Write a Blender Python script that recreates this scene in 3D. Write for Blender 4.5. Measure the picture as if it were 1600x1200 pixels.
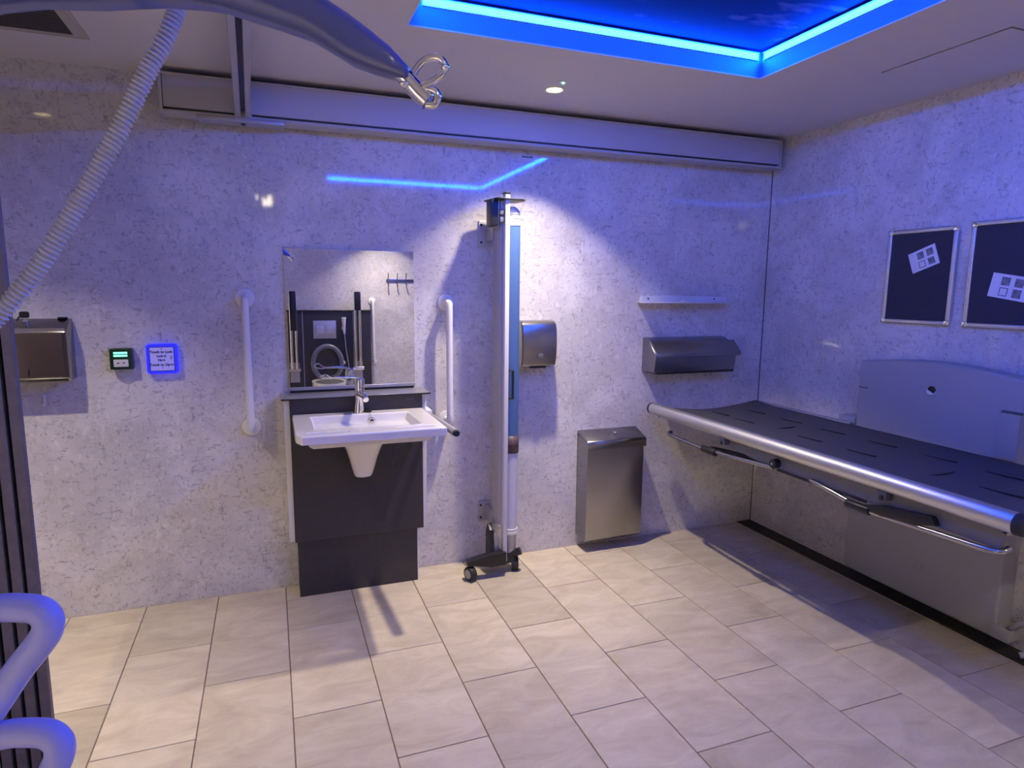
import bpy, bmesh, math, random
from mathutils import Vector, Matrix
random.seed(7)
for o in list(bpy.data.objects): bpy.data.objects.remove(o, do_unlink=True)
C = bpy.context.scene.collection
sc = bpy.context.scene
PI = math.pi

# ------------------------------------------------------------------ camera, world, exposure
cam_d = bpy.data.cameras.new('camera'); cam = bpy.data.objects.new('camera', cam_d); C.objects.link(cam)
cam_d.sensor_width = 36.0; cam_d.lens = 36.0*1004.47/1600.0; cam_d.clip_start = 0.02
R_ = Vector((0.9366937, -0.3500311, 0.0091172)); U_ = Vector((0.0427899, 0.1402723, 0.9891879)); F_ = Vector((0.3475255, 0.9261760, -0.1463700))
cam.matrix_world = Matrix(((R_.x, U_.x, -F_.x, 0.9837), (R_.y, U_.y, -F_.y, -3.1729), (R_.z, U_.z, -F_.z, 1.456), (0, 0, 0, 1)))
sc.camera = cam
w = bpy.data.worlds.new('world'); sc.world = w; w.use_nodes = True
w.node_tree.nodes['Background'].inputs[0].default_value = (0.02, 0.02, 0.03, 1)
w.node_tree.nodes['Background'].inputs[1].default_value = 0.0
sc.view_settings.view_transform = 'Standard'; sc.view_settings.look = 'None'
sc.view_settings.exposure = 0.74; sc.view_settings.gamma = 1.0; sc.view_settings.use_curve_mapping = False

WARM = (1.0, 0.85, 0.63)
LED_COL = (0.0016, 0.09, 1.0); LED_POWER = 124.0
SPOTS = {  # ceiling downlights, the last an added fill lamp
    'over_screen': (2.2, -0.43, 30, 106), 'over_dispenser': (-0.075, -0.945, 25, 105),
    'by_hooks': (2.2, -4.06, 22, 80), 'beyond_table': (3.35, -3.45, 40, 10), 'added_fill': (-0.85, -3.60, 1, 360)}   # x, y, watts of the wide and of the central beam

# ------------------------------------------------------------------ materials
def mat(name, col=(.5, .5, .5), rough=.5, metal=0., spec=.5, emit=None, est=0., coat=0., bump=None, var=0., vscale=6., trans=0.):
    m = bpy.data.materials.new(name); m.use_nodes = True
    nt = m.node_tree; b = nt.nodes['Principled BSDF']
    b.inputs['Base Color'].default_value = (*col, 1); b.inputs['Roughness'].default_value = rough
    b.inputs['Metallic'].default_value = metal; b.inputs['Specular IOR Level'].default_value = spec
    b.inputs['Coat Weight'].default_value = coat
    if trans: b.inputs['Transmission Weight'].default_value = trans
    if emit: b.inputs['Emission Color'].default_value = (*emit, 1); b.inputs['Emission Strength'].default_value = est
    tc = nt.nodes.new('ShaderNodeTexCoord')
    if var:
        n = nt.nodes.new('ShaderNodeTexNoise'); n.inputs['Scale'].default_value = vscale; n.inputs['Detail'].default_value = 4
        nt.links.new(tc.outputs['Object'], n.inputs['Vector'])
        r = nt.nodes.new('ShaderNodeValToRGB')
        r.color_ramp.elements[0].position = .3; r.color_ramp.elements[1].position = .7
        r.color_ramp.elements[0].color = (*[c*(1-var) for c in col], 1); r.color_ramp.elements[1].color = (*[min(1, c*(1+var)) for c in col], 1)
        nt.links.new(n.outputs['Fac'], r.inputs['Fac']); nt.links.new(r.outputs['Color'], b.inputs['Base Color'])
    if bump:
        n = nt.nodes.new('ShaderNodeTexNoise'); n.inputs['Scale'].default_value = bump[0]; n.inputs['Detail'].default_value = 3
        mp = nt.nodes.new('ShaderNodeMapping'); mp.inputs['Scale'].default_value = bump[2] if len(bump) > 2 else (1, 1, 1)
        nt.links.new(tc.outputs['Object'], mp.inputs['Vector']); nt.links.new(mp.outputs[0], n.inputs['Vector'])
        bp = nt.nodes.new('ShaderNodeBump'); bp.inputs['Strength'].default_value = bump[1]; bp.inputs['Distance'].default_value = .002
        nt.links.new(n.outputs['Fac'], bp.inputs['Height']); nt.links.new(bp.outputs['Normal'], b.inputs['Normal'])
    return m

def wall_material():
    m = mat('marbled_wall_panel', (.6, .58, .57), .045, spec=.5)
    nt = m.node_tree; b = nt.nodes['Principled BSDF']; N = nt.nodes.new; L = nt.links.new
    tc = N('ShaderNodeTexCoord')
    def noise(scale, detail, dist, off):
        mp = N('ShaderNodeMapping'); mp.inputs['Location'].default_value = off
        L(tc.outputs['Object'], mp.inputs['Vector'])
        n = N('ShaderNodeTexNoise'); n.inputs['Scale'].default_value = scale; n.inputs['Detail'].default_value = detail
        n.inputs['Distortion'].default_value = dist; L(mp.outputs[0], n.inputs['Vector']); return n.outputs['Fac']
    def math_(op, a, bb, c=None):
        k = N('ShaderNodeMath'); k.operation = op
        for i, v in enumerate((a, bb, c)):
            if v is None: continue
            if isinstance(v, (int, float)): k.inputs[i].default_value = v
            else: L(v, k.inputs[i])
        return k.outputs[0]
    def ramp(v, a, bb):
        k = N('ShaderNodeMapRange'); k.inputs['From Min'].default_value = a; k.inputs['From Max'].default_value = bb
        k.interpolation_type = 'SMOOTHSTEP'; L(v, k.inputs['Value']); return k.outputs[0]
    def ridge(scale, det, dist, off, wdt):
        r = math_('ABSOLUTE', math_('SUBTRACT', noise(scale, det, dist, off), .5), 0)
        return math_('SUBTRACT', 1, ramp(r, wdt*.25, wdt))
    def mixc(fac, a, bb):
        k = N('ShaderNodeMix'); k.data_type = 'RGBA'; L(fac, k.inputs[0])
        if isinstance(a, tuple): k.inputs[6].default_value = (*a, 1)
        else: L(a, k.inputs[6])
        k.inputs[7].default_value = (*bb, 1); return k.outputs[2]
    base = mixc(ramp(noise(3.5, 5, .6, (3, 1, 7)), .35, .66), (.58, .555, .55), (.70, .675, .665))
    base = mixc(math_('MULTIPLY', ramp(noise(26, 4, 1.2, (0, 5, 2)), .5, .72), .5), base, (.47, .455, .46))
    # short dark chips lying two ways, wispy veins and pale flakes
    def chips(scl, rot, off, lo_, hi_):
        mp = N('ShaderNodeMapping'); mp.inputs['Location'].default_value = off; mp.inputs['Rotation'].default_value = rot; mp.inputs['Scale'].default_value = scl
        L(tc.outputs['Object'], mp.inputs['Vector'])
        n = N('ShaderNodeTexNoise'); n.inputs['Scale'].default_value = 1; n.inputs['Detail'].default_value = 3; n.inputs['Distortion'].default_value = .6
        L(mp.outputs[0], n.inputs['Vector']); return ramp(n.outputs['Fac'], lo_, hi_)
    base = mixc(math_('MULTIPLY', chips((30, 30, 78), (.5, .6, .3), (2, 3, 1), .61, .68), .50), base, (.27, .26, .28))
    base = mixc(math_('MULTIPLY', chips((76, 76, 30), (.4, .5, -.5), (6, 1, 8), .62, .69), .50), base, (.25, .245, .265))
    base = mixc(math_('MULTIPLY', chips((42, 42, 26), (.2, 1.1, .9), (1, 9, 4), .60, .68), .40), base, (.80, .78, .77))
    f1 = math_('MULTIPLY', ridge(12, 4, .9, (1, 2, 3), .016), ramp(noise(16, 2, 0, (9, 4, 1)), .50, .58))
    base = mixc(math_('MULTIPLY', f1, .45), base, (.30, .29, .31))
    f2 = math_('MULTIPLY', ridge(26, 3, .8, (5, 8, 1), .022), ramp(noise(20, 2, 0, (2, 7, 5)), .54, .60))
    base = mixc(math_('MULTIPLY', f2, .5), base, (.25, .245, .265))
    L(base, b.inputs['Base Color'])
    bp = N('ShaderNodeBump'); bp.inputs['Strength'].default_value = .03; bp.inputs['Distance'].default_value = .002
    L(noise(5, 2, 0, (1, 1, 1)), bp.inputs['Height']); L(bp.outputs['Normal'], b.inputs['Normal'])
    return m

def tile_material():
    m = mat('stone_floor_tile', (.5, .48, .46), .42, spec=.35)
    nt = m.node_tree; b = nt.nodes['Principled BSDF']; N = nt.nodes.new; L = nt.links.new
    g = N('ShaderNodeNewGeometry'); oi = N('ShaderNodeObjectInfo')
    add = N('ShaderNodeVectorMath'); add.operation = 'ADD'
    mul = N('ShaderNodeMath'); mul.operation = 'MULTIPLY'; mul.inputs[1].default_value = 37.0
    L(oi.outputs['Random'], mul.inputs[0]); L(g.outputs['Position'], add.inputs[0]); L(mul.outputs[0], add.inputs[1])
    mp = N('ShaderNodeMapping'); mp.inputs['Scale'].default_value = (1.2, 2.6, 1); mp.inputs['Rotation'].default_value = (0, 0, .35)
    L(add.outputs[0], mp.inputs['Vector'])
    n = N('ShaderNodeTexNoise'); n.inputs['Scale'].default_value = 4.0; n.inputs['Detail'].default_value = 8; n.inputs['Roughness'].default_value = .62; n.inputs['Distortion'].default_value = .8
    L(mp.outputs[0], n.inputs['Vector'])
    r = N('ShaderNodeValToRGB'); r.color_ramp.elements[0].position = .28; r.color_ramp.elements[1].position = .72
    r.color_ramp.elements[0].color = (.43, .365, .275, 1); r.color_ramp.elements[1].color = (.63, .555, .45, 1)
    L(n.outputs['Fac'], r.inputs['Fac'])
    hv = N('ShaderNodeHueSaturation'); mr = N('ShaderNodeMapRange'); mr.inputs['To Min'].default_value = .88; mr.inputs['To Max'].default_value = 1.08
    L(oi.outputs['Random'], mr.inputs['Value']); L(mr.outputs[0], hv.inputs['Value']); L(r.outputs['Color'], hv.inputs['Color'])
    L(hv.outputs['Color'], b.inputs['Base Color'])
    bp = N('ShaderNodeBump'); bp.inputs['Strength'].default_value = .12; bp.inputs['Distance'].default_value = .002
    L(n.outputs['Fac'], bp.inputs['Height']); L(bp.outputs['Normal'], b.inputs['Normal'])
    return m

def sky_material():
    m = mat('printed_sky_panel', (.2, .35, .9), .8, spec=.05)
    nt = m.node_tree; b = nt.nodes['Principled BSDF']; N = nt.nodes.new; L = nt.links.new
    tc = N('ShaderNodeTexCoord'); mp = N('ShaderNodeMapping'); mp.inputs['Scale'].default_value = (1, 2.4, 1); mp.inputs['Rotation'].default_value = (0, 0, .5)
    L(tc.outputs['Object'], mp.inputs['Vector'])
    n = N('ShaderNodeTexNoise'); n.inputs['Scale'].default_value = 3; n.inputs['Detail'].default_value = 6; L(mp.outputs[0], n.inputs['Vector'])
    r = N('ShaderNodeValToRGB'); e = r.color_ramp.elements
    e[0].position = .60; e[0].color = (.005, .014, .10, 1); e[1].position = .78; e[1].color = (.16, .15, .26, 1)
    L(n.outputs['Fac'], r.inputs['Fac']); L(r.outputs['Color'], b.inputs['Base Color'])
    return m

WALL = wall_material(); TILE = tile_material(); SKY = sky_material()
GROUT = mat('brown_grout', (.16, .135, .12), .9)
CEIL = mat('painted_ceiling', (.60, .585, .63), .75, bump=(60, .05))
RECESS = mat('blue_recess_paint', (.05, .26, .42), .6)
WHITE = mat('white_powder_coat', (.78, .77, .76), .28)
CERAM = mat('white_ceramic', (.82, .80, .78), .08, coat=.4)
PLASTW = mat('white_plastic', (.74, .73, .72), .4)
CURT = mat('blue_screen_vinyl', (.075, .15, .33), .38, bump=(30, .06, (1, 1, .05)))
CURTW = mat('pale_screen_vinyl', (.60, .60, .68), .38)
CREAM = mat('cream_plastic', (.80, .77, .68), .35)
DARK = mat('charcoal_laminate', (.036, .034, .040), .38, var=.12, vscale=60)
DARKG = mat('dark_ledge_with_reflection', (.24, .235, .25), .22)  # dark laminate, its colour greyed to hold the wall's reflection
BLACK = mat('black_plastic', (.012, .012, .013), .4)
RUBBER = mat('black_rubber', (.02, .02, .022), .7)
DULL = mat('dull_chrome', (.42, .42, .44), .22, 1.)
CHROME = mat('chrome', (.82, .82, .84), .06, 1.)
STEEL = mat('brushed_stainless_steel', (.34, .33, .325), .27, 1., bump=(90, .10, (1, 1, .02)))
STEELH = mat('brushed_stainless_steel_horizontal', (.31, .305, .31), .27, 1., bump=(90, .10, (.02, 1, 1)))
BRONZE = mat('tinted_polished_steel', (.14, .105, .10), .32, .6)
ALU = mat('satin_aluminium', (.66, .66, .67), .42, 1., bump=(120, .06, (1, .02, 1)))
ALUP = mat('anodised_grey_aluminium', (.46, .455, .47), .42, .55)
SKIRT = mat('dull_grey_metal', (.20, .20, .21), .5, .4)
TRACK = mat('grey_painted_track', (.44, .43, .46), .45)
GREY = mat('grey_moulded_plastic', (.38, .38, .39), .5, bump=(250, .05))
GREYK = mat('black_floor_strip', (.03, .028, .027), .6)
GREYD = mat('dark_grey_plastic', (.10, .10, .11), .5)
FELT = mat('dark_blue_felt', (.045, .045, .06), .95, bump=(400, .2))
MAT_ = mat('charcoal_mesh_fabric', (.062, .060, .068), .62, bump=(300, .25))
PAPER = mat('white_paper', (.80, .80, .82), .8)
PRINT = mat('grey_print', (.22, .22, .24), .8, var=.5, vscale=60)
MIRROR = mat('mirror_glass', (.90, .91, .93), .0, 1.)
GREENB = mat('dark_green_plastic', (.010, .035, .022), .3)
GREENL = mat('lit_green_window', (.1, .5, .35), .3, emit=(.25, 1., .65), est=.9)
BLUEL = mat('lit_blue_surround', (.02, .02, .35), .3, emit=(.012, .014, 1.), est=1.0)
BLUEP = mat('lit_lilac_touch_plate', (.36, .35, .55), .3, emit=(.25, .22, .95), est=.25)
INK = mat('black_ink', (.02, .02, .05), .6)
LAMP = mat('lamp_lens', (.9, .85, .7), .4, emit=(1., .86, .42), est=4.)
EMERG = mat('lit_cream_diffuser', (.8, .75, .6), .4, emit=(1., .88, .55), est=15.)
GLED = mat('green_status_light', (.1, .8, .3), .4, emit=(.15, 1., .35), est=3.)
LED = mat('blue_light_strip', (.1, .3, .9), .4, emit=LED_COL, est=LED_POWER)
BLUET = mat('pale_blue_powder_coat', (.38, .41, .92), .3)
SLAT = mat('grey_purple_wood_slat', (.15, .135, .15), .5, var=.15, vscale=30)
FELTB = mat('black_felt_backing', (.012, .011, .014), .95)
HOSE = mat('pale_ribbed_hose', (.50, .51, .62), .45)
SPREAD = mat('grey_enamel_blue_lit', (.075, .095, .30), .3, coat=.3)  # grey enamel; the strips' blue light is put into its base colour
LABELM = mat('brown_label', (.085, .05, .055), .45, var=.4, vscale=50)
CLEAR = mat('clear_plastic', (.9, .9, .92), .08, trans=1.)
VENT = mat('grey_vent_plastic', (.44, .42, .41), .6)
GRILLE = mat('dark_vent_mesh', (.05, .047, .045), .7)
SEAT = mat('blue_grey_seat', (.14, .15, .20), .3)

# ------------------------------------------------------------------ mesh helpers
class M:
    """collects shapes into ONE mesh"""
    def __init__(s): s.bm = bmesh.new()
    def _merge(s, t, bev=0, seg=2):
        if bev:
            bmesh.ops.bevel(t, geom=[e for e in t.edges if len(e.link_faces) == 2 and e.calc_face_angle(0) > .5], offset=bev, segments=seg, affect='EDGES', profile=.6)
        me = bpy.data.meshes.new('tmp'); t.to_mesh(me); t.free(); s.bm.from_mesh(me); bpy.data.meshes.remove(me); return s
    def box(s, x0, x1, y0, y1, z0, z1, bev=0, seg=2):
        t = bmesh.new(); bmesh.ops.create_cube(t, size=1)
        for v in t.verts: v.co = Vector(((x0+x1)/2+v.co.x*(x1-x0), (y0+y1)/2+v.co.y*(y1-y0), (z0+z1)/2+v.co.z*(z1-z0)))
        return s._merge(t, bev, seg)
    def cyl(s, p0, p1, r, r2=None, seg=24, bev=0):
        p0, p1 = Vector(p0), Vector(p1); d = p1-p0
        t = bmesh.new(); bmesh.ops.create_cone(t, cap_ends=True, segments=seg, radius1=r, radius2=r if r2 is None else r2, depth=d.length)
        q = d.to_track_quat('Z', 'Y').to_matrix().to_4x4(); q.translation = (p0+p1)/2
        bmesh.ops.transform(t, matrix=q, verts=t.verts)
        return s._merge(t, bev)
    def sph(s, c, r, sc_=(1, 1, 1), u=20, v=12):
        t = bmesh.new(); bmesh.ops.create_uvsphere(t, u_segments=u, v_segments=v, radius=r)
        for k in t.verts: k.co = Vector((c[0]+k.co.x*sc_[0], c[1]+k.co.y*sc_[1], c[2]+k.co.z*sc_[2]))
        return s._merge(t)
    def prism(s, poly, axis, a0, a1, bev=0, seg=2):
        """polygon in the two other axes (in x,y,z order) extruded along axis"""
        t = bmesh.new()
        def P(u, v, a): return Vector((a, u, v) if axis == 'x' else (u, a, v) if axis == 'y' else (u, v, a))
        A = [t.verts.new(P(u, v, a0)) for u, v in poly]; B = [t.verts.new(P(u, v, a1)) for u, v in poly]
        n = len(poly); t.faces.new(A); t.faces.new(B[::-1])
        for i in range(n): t.faces.new((A[i], B[i], B[(i+1) % n], A[(i+1) % n]))
        bmesh.ops.recalc_face_normals(t, faces=t.faces)
        return s._merge(t, bev, seg)
    def loft(s, rings, caps=True):
        t = bmesh.new(); V = [[t.verts.new(Vector(p)) for p in r] for r in rings]; n = len(rings[0])
        for a, b in zip(V, V[1:]):
            for i in range(n): t.faces.new((a[i], a[(i+1) % n], b[(i+1) % n], b[i]))
        if caps: t.faces.new(V[0][::-1]); t.faces.new(V[-1])
        bmesh.ops.recalc_face_normals(t, faces=t.faces)
        return s._merge(t)
    def tube(s, pts, r, seg=14, smooth=0, closed=False, rf=None):
        pts = [Vector(p) for p in pts]
        if smooth: pts = spline(pts, smooth, closed)
        n = len(pts); rings = []; up = None
        for i, p in enumerate(pts):
            a = pts[(i-1) % n] if (closed or i) else p; b = pts[(i+1) % n] if (closed or i < n-1) else p
            d = (b-a).normalized()
            if up is None:
                up = d.orthogonal().normalized()
            up = (up-d*up.dot(d)).normalized(); sd = d.cross(up)
            rr = [r]*seg if not rf else [rf(i/(n-1), i, 2*PI*k/seg) if rf.__code__.co_argcount == 3 else rf(i/(n-1), i) for k in range(seg)]
            rings.append([p+(up*math.cos(2*PI*k/seg)+sd*math.sin(2*PI*k/seg))*rr[k] for k in range(seg)])
        if closed: rings.append(rings[0])
        return s.loft(rings, not closed)
    def build(s, name, m, parent=None, off=None, smooth=True, bevel=None):
        me = bpy.data.meshes.new(name)
        if parent is not None:
            o_ = world_of(parent)
        else: o_ = Vector(off) if off else Vector((0, 0, 0))
        for v in s.bm.verts: v.co -= o_
        s.bm.to_mesh(me); s.bm.free()
        me.materials.append(m)
        if smooth:
            for p in me.polygons: p.use_smooth = True
            me.set_sharp_from_angle(angle=math.radians(38))
        o = bpy.data.objects.new(name, me); C.objects.link(o)
        if parent is not None: o.parent = parent
        elif off: o.location = o_
        if bevel:
            b = o.modifiers.new('bevel', 'BEVEL'); b.width = bevel; b.segments = 3; b.limit_method = 'ANGLE'; b.angle_limit = .6
        return o
def world_of(o):
    v = Vector(o.location)
    while o.parent: o = o.parent; v += o.location
    return v
def spline(pts, k, closed=False):
    out = []; n = len(pts)
    for i in range(n if closed else n-1):
        p0 = pts[(i-1) % n] if (closed or i) else pts[0]; p1 = pts[i]; p2 = pts[(i+1) % n]; p3 = pts[(i+2) % n] if (closed or i < n-2) else pts[-1]
        for j in range(k):
            t = j/k
            out.append(.5*((2*p1)+(p2-p0)*t+(2*p0-5*p1+4*p2-p3)*t*t+(3*p1-p0-3*p2+p3)*t**3))
    if not closed: out.append(pts[-1])
    return out
def tag(o, label, cat, group=None):
    o['label'] = label; o['category'] = cat
    if group: o['group'] = group
    return o
def thing(name, loc, label, cat, group=None):
    o = bpy.data.objects.new(name, None); o.empty_display_size = .05; C.objects.link(o); o.location = loc
    return tag(o, label, cat, group)
def struct(o): o['kind'] = 'structure'; return o
def rrect(cx, cy, w_, h_, r, n=5):
    out = []
    for sx, sy, a in ((1, 1, 0), (-1, 1, 90), (-1, -1, 180), (1, -1, 270)):
        for k in range(n+1):
            t = math.radians(a+90*k/n); out.append((cx+sx*(w_/2-r)+r*math.cos(t), cy+sy*(h_/2-r)+r*math.sin(t)))
    return out

# ------------------------------------------------------------------ room
H = 2.3274; RX = 3.8177; LX = -1.30; BY = -4.50
struct(M().box(LX-.1, RX+.1, 0, .1, -.05, H+.25).build('wall_back', WALL, smooth=False))
struct(M().box(RX, RX+.1, BY, 0, -.05, H+.25).build('wall_right', WALL, smooth=False))
struct(M().box(LX-.1, LX, BY, 0, -.05, H+.25).build('wall_left', WALL, smooth=False))
struct(M().box(LX-.1, RX+.1, BY-.1, BY, -.05, H+.25).build('wall_front', WALL, smooth=False))
struct(M().box(RX-.004, RX, -.004, 0, 0, H).build('trim_1', GREYD, smooth=False))
CX0, CX1, CY0, CY1, CZ = 1.458, 2.930, -2.91, -.885, 2.43
m = M()
m.box(LX, CX0, BY, 0, H, H+.004); m.box(CX1, RX, BY, 0, H, H+.004); m.box(CX0, CX1, CY1, 0, H, H+.004); m.box(CX0, CX1, BY, CY0, H, H+.004)
ceiling = struct(m.build('ceiling', CEIL, smooth=False))
m = M()
m.box(CX0-.02, CX0, CY0-.02, CY1+.02, H+.004, CZ+.02); m.box(CX1, CX1+.02, CY0-.02, CY1+.02, H+.004, CZ+.02)
m.box(CX0, CX1, CY1, CY1+.02, H+.004, CZ+.02); m.box(CX0, CX1, CY0-.02, CY0, H+.004, CZ+.02)
m.build('recess_side', RECESS, ceiling, smooth=False)
M().box(CX0, CX1, CY0, CY1, CZ, CZ+.02).build('sky_panel', SKY, ceiling, smooth=False)
def strip(a0, a1, fixed, axis, sgn, label):
    z0, z1 = 2.396, 2.420
    def B(d0, d1):
        f0, f1 = sorted((fixed+sgn*d0, fixed+sgn*d1))
        return (a0, a1, f0, f1) if axis == 'x' else (f0, f1, a0, a1)
    lo = B(0, .003); c = ((lo[0]+lo[1])/2, (lo[2]+lo[3])/2, z0)
    t = thing('light_strip', c, label, 'light', 'blue light strips round the ceiling recess')
    M().box(*B(0, .003), z0-.002, z1+.002).box(*B(0, .014), z1, z1+.0025).box(*B(0, .008), z0-.0025, z0).build('channel', ALUP, t, smooth=False)
    M().box(*B(.003, .0045), z0, z1).build('lit_face', LED, t, smooth=False)
strip(CX0+.05, CX1-.02, CY1, 'x', -1, 'bright blue light strip along the ceiling recess edge nearest the basin wall')
strip(CY0+.02, CY1-.02, CX1, 'y', -1, 'bright blue light strip along the ceiling recess edge nearest the noticeboards')
strip(CX0+.05, CX1-.02, CY0, 'x', 1, 'blue light strip on the camera side of the ceiling recess, reflected in the wall')
strip(CY0+.02, CY1-.05, CX0, 'y', 1, 'blue light strip on the left side of the ceiling recess, hidden above its edge')

# floor: grout bed with every tile its own part
floor = struct(M().box(LX, RX, BY, 0, -.05, -.003).build('floor', GROUT, smooth=False))
TW, TL, J = .3, .6048, .0038
meshes = {}
def tile_mesh(wd, ln):
    k = (round(wd, 3), round(ln, 3))
    if k not in meshes:
        t = M().box(0, wd, 0, ln, -.012, 0, .0014, 1); me = bpy.data.meshes.new('tile'); t.bm.to_mesh(me); t.bm.free(); me.materials.append(TILE); meshes[k] = me
    return meshes[k]
for k in range(-5, 13):
    x0 = max(.0981+TW*k, LX); x1 = min(.0981+TW*(k+1), RX)
    if x1-x0 < .012: continue
    ph = (.467 if k % 2 == 0 else .168)-TL
    y = ph+TL
    while y > BY:
        a, b = max(y-TL, BY), min(y, 0)
        if b-a > .012:
            o = bpy.data.objects.new('tile', tile_mesh(x1-x0-J, b-a-J)); C.objects.link(o); o.parent = floor; o.location = (x0+J/2, a+J/2, 0)
        y -= TL

struct(M().box(3.712, RX, BY, 0, -.004, .0025).build('trim_2', GREYK, smooth=False))   # dark strip on the floor along the right wall
# ------------------------------------------------------------------ ceiling fittings
def downlight(key, label):
    x, y, p, pc = SPOTS[key]
    t = thing('downlight', (x, y, H), label, 'light', 'round ceiling downlights')
    ring = [[(x+r*math.cos(2*PI*k/32), y+r*math.sin(2*PI*k/32), z) for k in range(32)] for r, z in ((.046, H), (.046, H-.003), (.043, H-.005), (.036, H-.003), (.034, H-.001))]
    M().loft(ring, False).build('bezel', PLASTW, t)
    M().cyl((x, y, H-.003), (x, y, H), .0345).build('lens', LAMP, t)
    for pw, size, blend in ((p, 101, .25), (pc, 92, 1.0)):
        ld = bpy.data.lights.new('downlight_lamp', 'SPOT'); ld.energy = pw; ld.color = WARM; ld.spot_size = math.radians(size); ld.spot_blend = blend; ld.shadow_soft_size = .03
        lo = bpy.data.objects.new('downlight_lamp', ld); C.objects.link(lo); lo.parent = t; lo.location = (0, 0, -.008)
downlight('over_screen', 'lit round downlight in the ceiling above the privacy screen')
downlight('over_dispenser', 'round downlight in the ceiling over the paper towel dispenser, out of the frame')
downlight('added_fill', 'added fill lamp shaped as a round downlight behind the slatted screen, out of the frame')  # unseen lamp, added to raise the warm bounce in the room
downlight('beyond_table', 'round downlight past the near end of the changing table, out of the frame')
t = thing('emergency_light', (.976, -3.665, H), 'small boxed emergency light on the ceiling behind the camera, reflected left of the mirror', 'light')
M().box(.900, 1.052, -3.715, -3.640, 2.222, H, .006).build('case', PLASTW, t)
M().box(.906, 1.046, -3.640, -3.636, 2.228, 2.322, .001, 1).build('lit_face', EMERG, t)
downlight('by_hooks', 'round downlight behind the camera that lights the wall over the coat hooks')
t = thing('status_light', (2.191, -.54, H), 'tiny green status light in the ceiling beside the lit downlight', 'light')
M().cyl((2.191, -.54, H), (2.191, -.54, H-.003), .016).build('cover', PLASTW, t)
M().sph((2.191, -.54, H-.003), .0065).build('green_lens', GLED, t)
t = thing('ceiling_vent', (.24, -.48, H), 'square ceiling vent with a dark mesh in a pale frame', 'vent')
x0, x1, y0, y1 = .04, .420, -.640, -.335; f = .042
M().box(x0, x1, y0, y1, H-.004, H, .0025).build('frame', VENT, t)
m = M(); g = .012
m.box(x0+g, x1-g, y1-g-.003, y1-g, H-.0055, H-.003); m.box(x0+g, x1-g, y0+g, y0+g+.003, H-.0055, H-.003); m.box(x0+g, x0+g+.003, y0+g, y1-g, H-.0055, H-.003); m.box(x1-g-.003, x1-g, y0+g, y1-g, H-.0055, H-.003)
m.build('frame_ridge', VENT, t)
M().box(x0+f, x1-f, y0+f, y1-f, H-.0055, H-.003).build('mesh_screen', GRILLE, t)
for k in range(9):
    yy = y0+f+.008+k*.0240
    M().box(x0+f+.004, x1-f-.004, yy, yy+.006, H-.0068, H-.005).build('louvre', GRILLE, t)
t = thing('ceiling_hatch', (3.53, -1.375, H), 'flush square access hatch in the ceiling above the noticeboards', 'hatch')
m = M(); hx0, hx1, hy0, hy1 = 3.317, 3.76, -1.62, -1.13
M().box(hx0, hx1, hy0, hy1, H-.0015, H+.004).build('dark_gap', GREYD, t, smooth=False)
M().box(hx0+.004, hx1-.004, hy0+.004, hy1-.004, H-.004, H-.001).build('hatch_panel', CEIL, t, smooth=False)

# ------------------------------------------------------------------ hoist
t = thing('hoist_track', (2.15, 0, 2.14), 'long grey hoist track fixed along the top of the basin wall', 'track')
M().box(.615, 3.745, -.125, -.02, 2.172, 2.300, .004).build('track_body', TRACK, t)
M().box(.610, 3.755, -.128, -.028, 2.150, 2.163, .003).build('bottom_lip', TRACK, t)
M().box(.62, 3.74, -.115, -.04, 2.160, 2.175).build('slot', BLACK, t)
M().box(.610, 3.755, -.131, -.022, 2.296, 2.305, .002).build('top_flange', TRACK, t)
for xx in (.598, 3.744): M().box(xx, xx+.016, -.131, -.022, 2.147, 2.305, .004).build('end_cap', ALUP, t)
for xx in (.8, 1.5, 2.2, 2.9, 3.6): M().box(xx, xx+.08, -.03, 0, 2.18, 2.29, .003).build('wall_bracket', TRACK, t)
M().box(.735, 1.075, -.135, -.05, 2.136, 2.150, .003).build('carriage_plate', ALUP, t)
# cross rail, slightly askew
t = thing('hoist_cross_rail', (.911, -.1, 2.155), 'grey slotted hoist cross rail running from the wall track out over the room', 'rail')
ra, rb = Vector((.9115, -.100, 0)), Vector((.9715, -2.62, 0)); dr = (rb-ra).normalized(); nr = Vector((-dr.y, dr.x, 0))
def rail_piece(m, o0, o1, z0, z1, s0=0, s1=None):
    L_ = (rb-ra).length if s1 is None else s1
    c = [ra+dr*s0+nr*o0, ra+dr*s0+nr*o1, ra+dr*L_+nr*o1, ra+dr*L_+nr*o0]
    m.prism([(v.x, v.y) for v in c], 'z', z0, z1, .002, 1)
m = M(); rail_piece(m, -.030, -.0085, 2.158, 2.172); rail_piece(m, .0085, .030, 2.158, 2.172); rail_piece(m, -.030, -.022, 2.165, 2.27); rail_piece(m, .022, .030, 2.165, 2.27); rail_piece(m, -.030, .030, 2.26, 2.272)
m.build('rail_profile', ALUP, t)
m = M(); rail_piece(m, -.022, .022, 2.182, 2.2); m.build('inner_slot', BLACK, t)
m = M(); rail_piece(m, -.034, .034, 2.140, 2.20, -.012, .035); m.build('end_stop', ALUP, t)
m = M(); rail_piece(m, -.009, .009, 2.132, 2.160, -.018, .012); m.build('end_screw', BLACK, t)
m = M(); rail_piece(m, -.05, .05, 2.27, H, 2.3, 2.4); m.build('hanger', ALUP, t)
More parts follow.
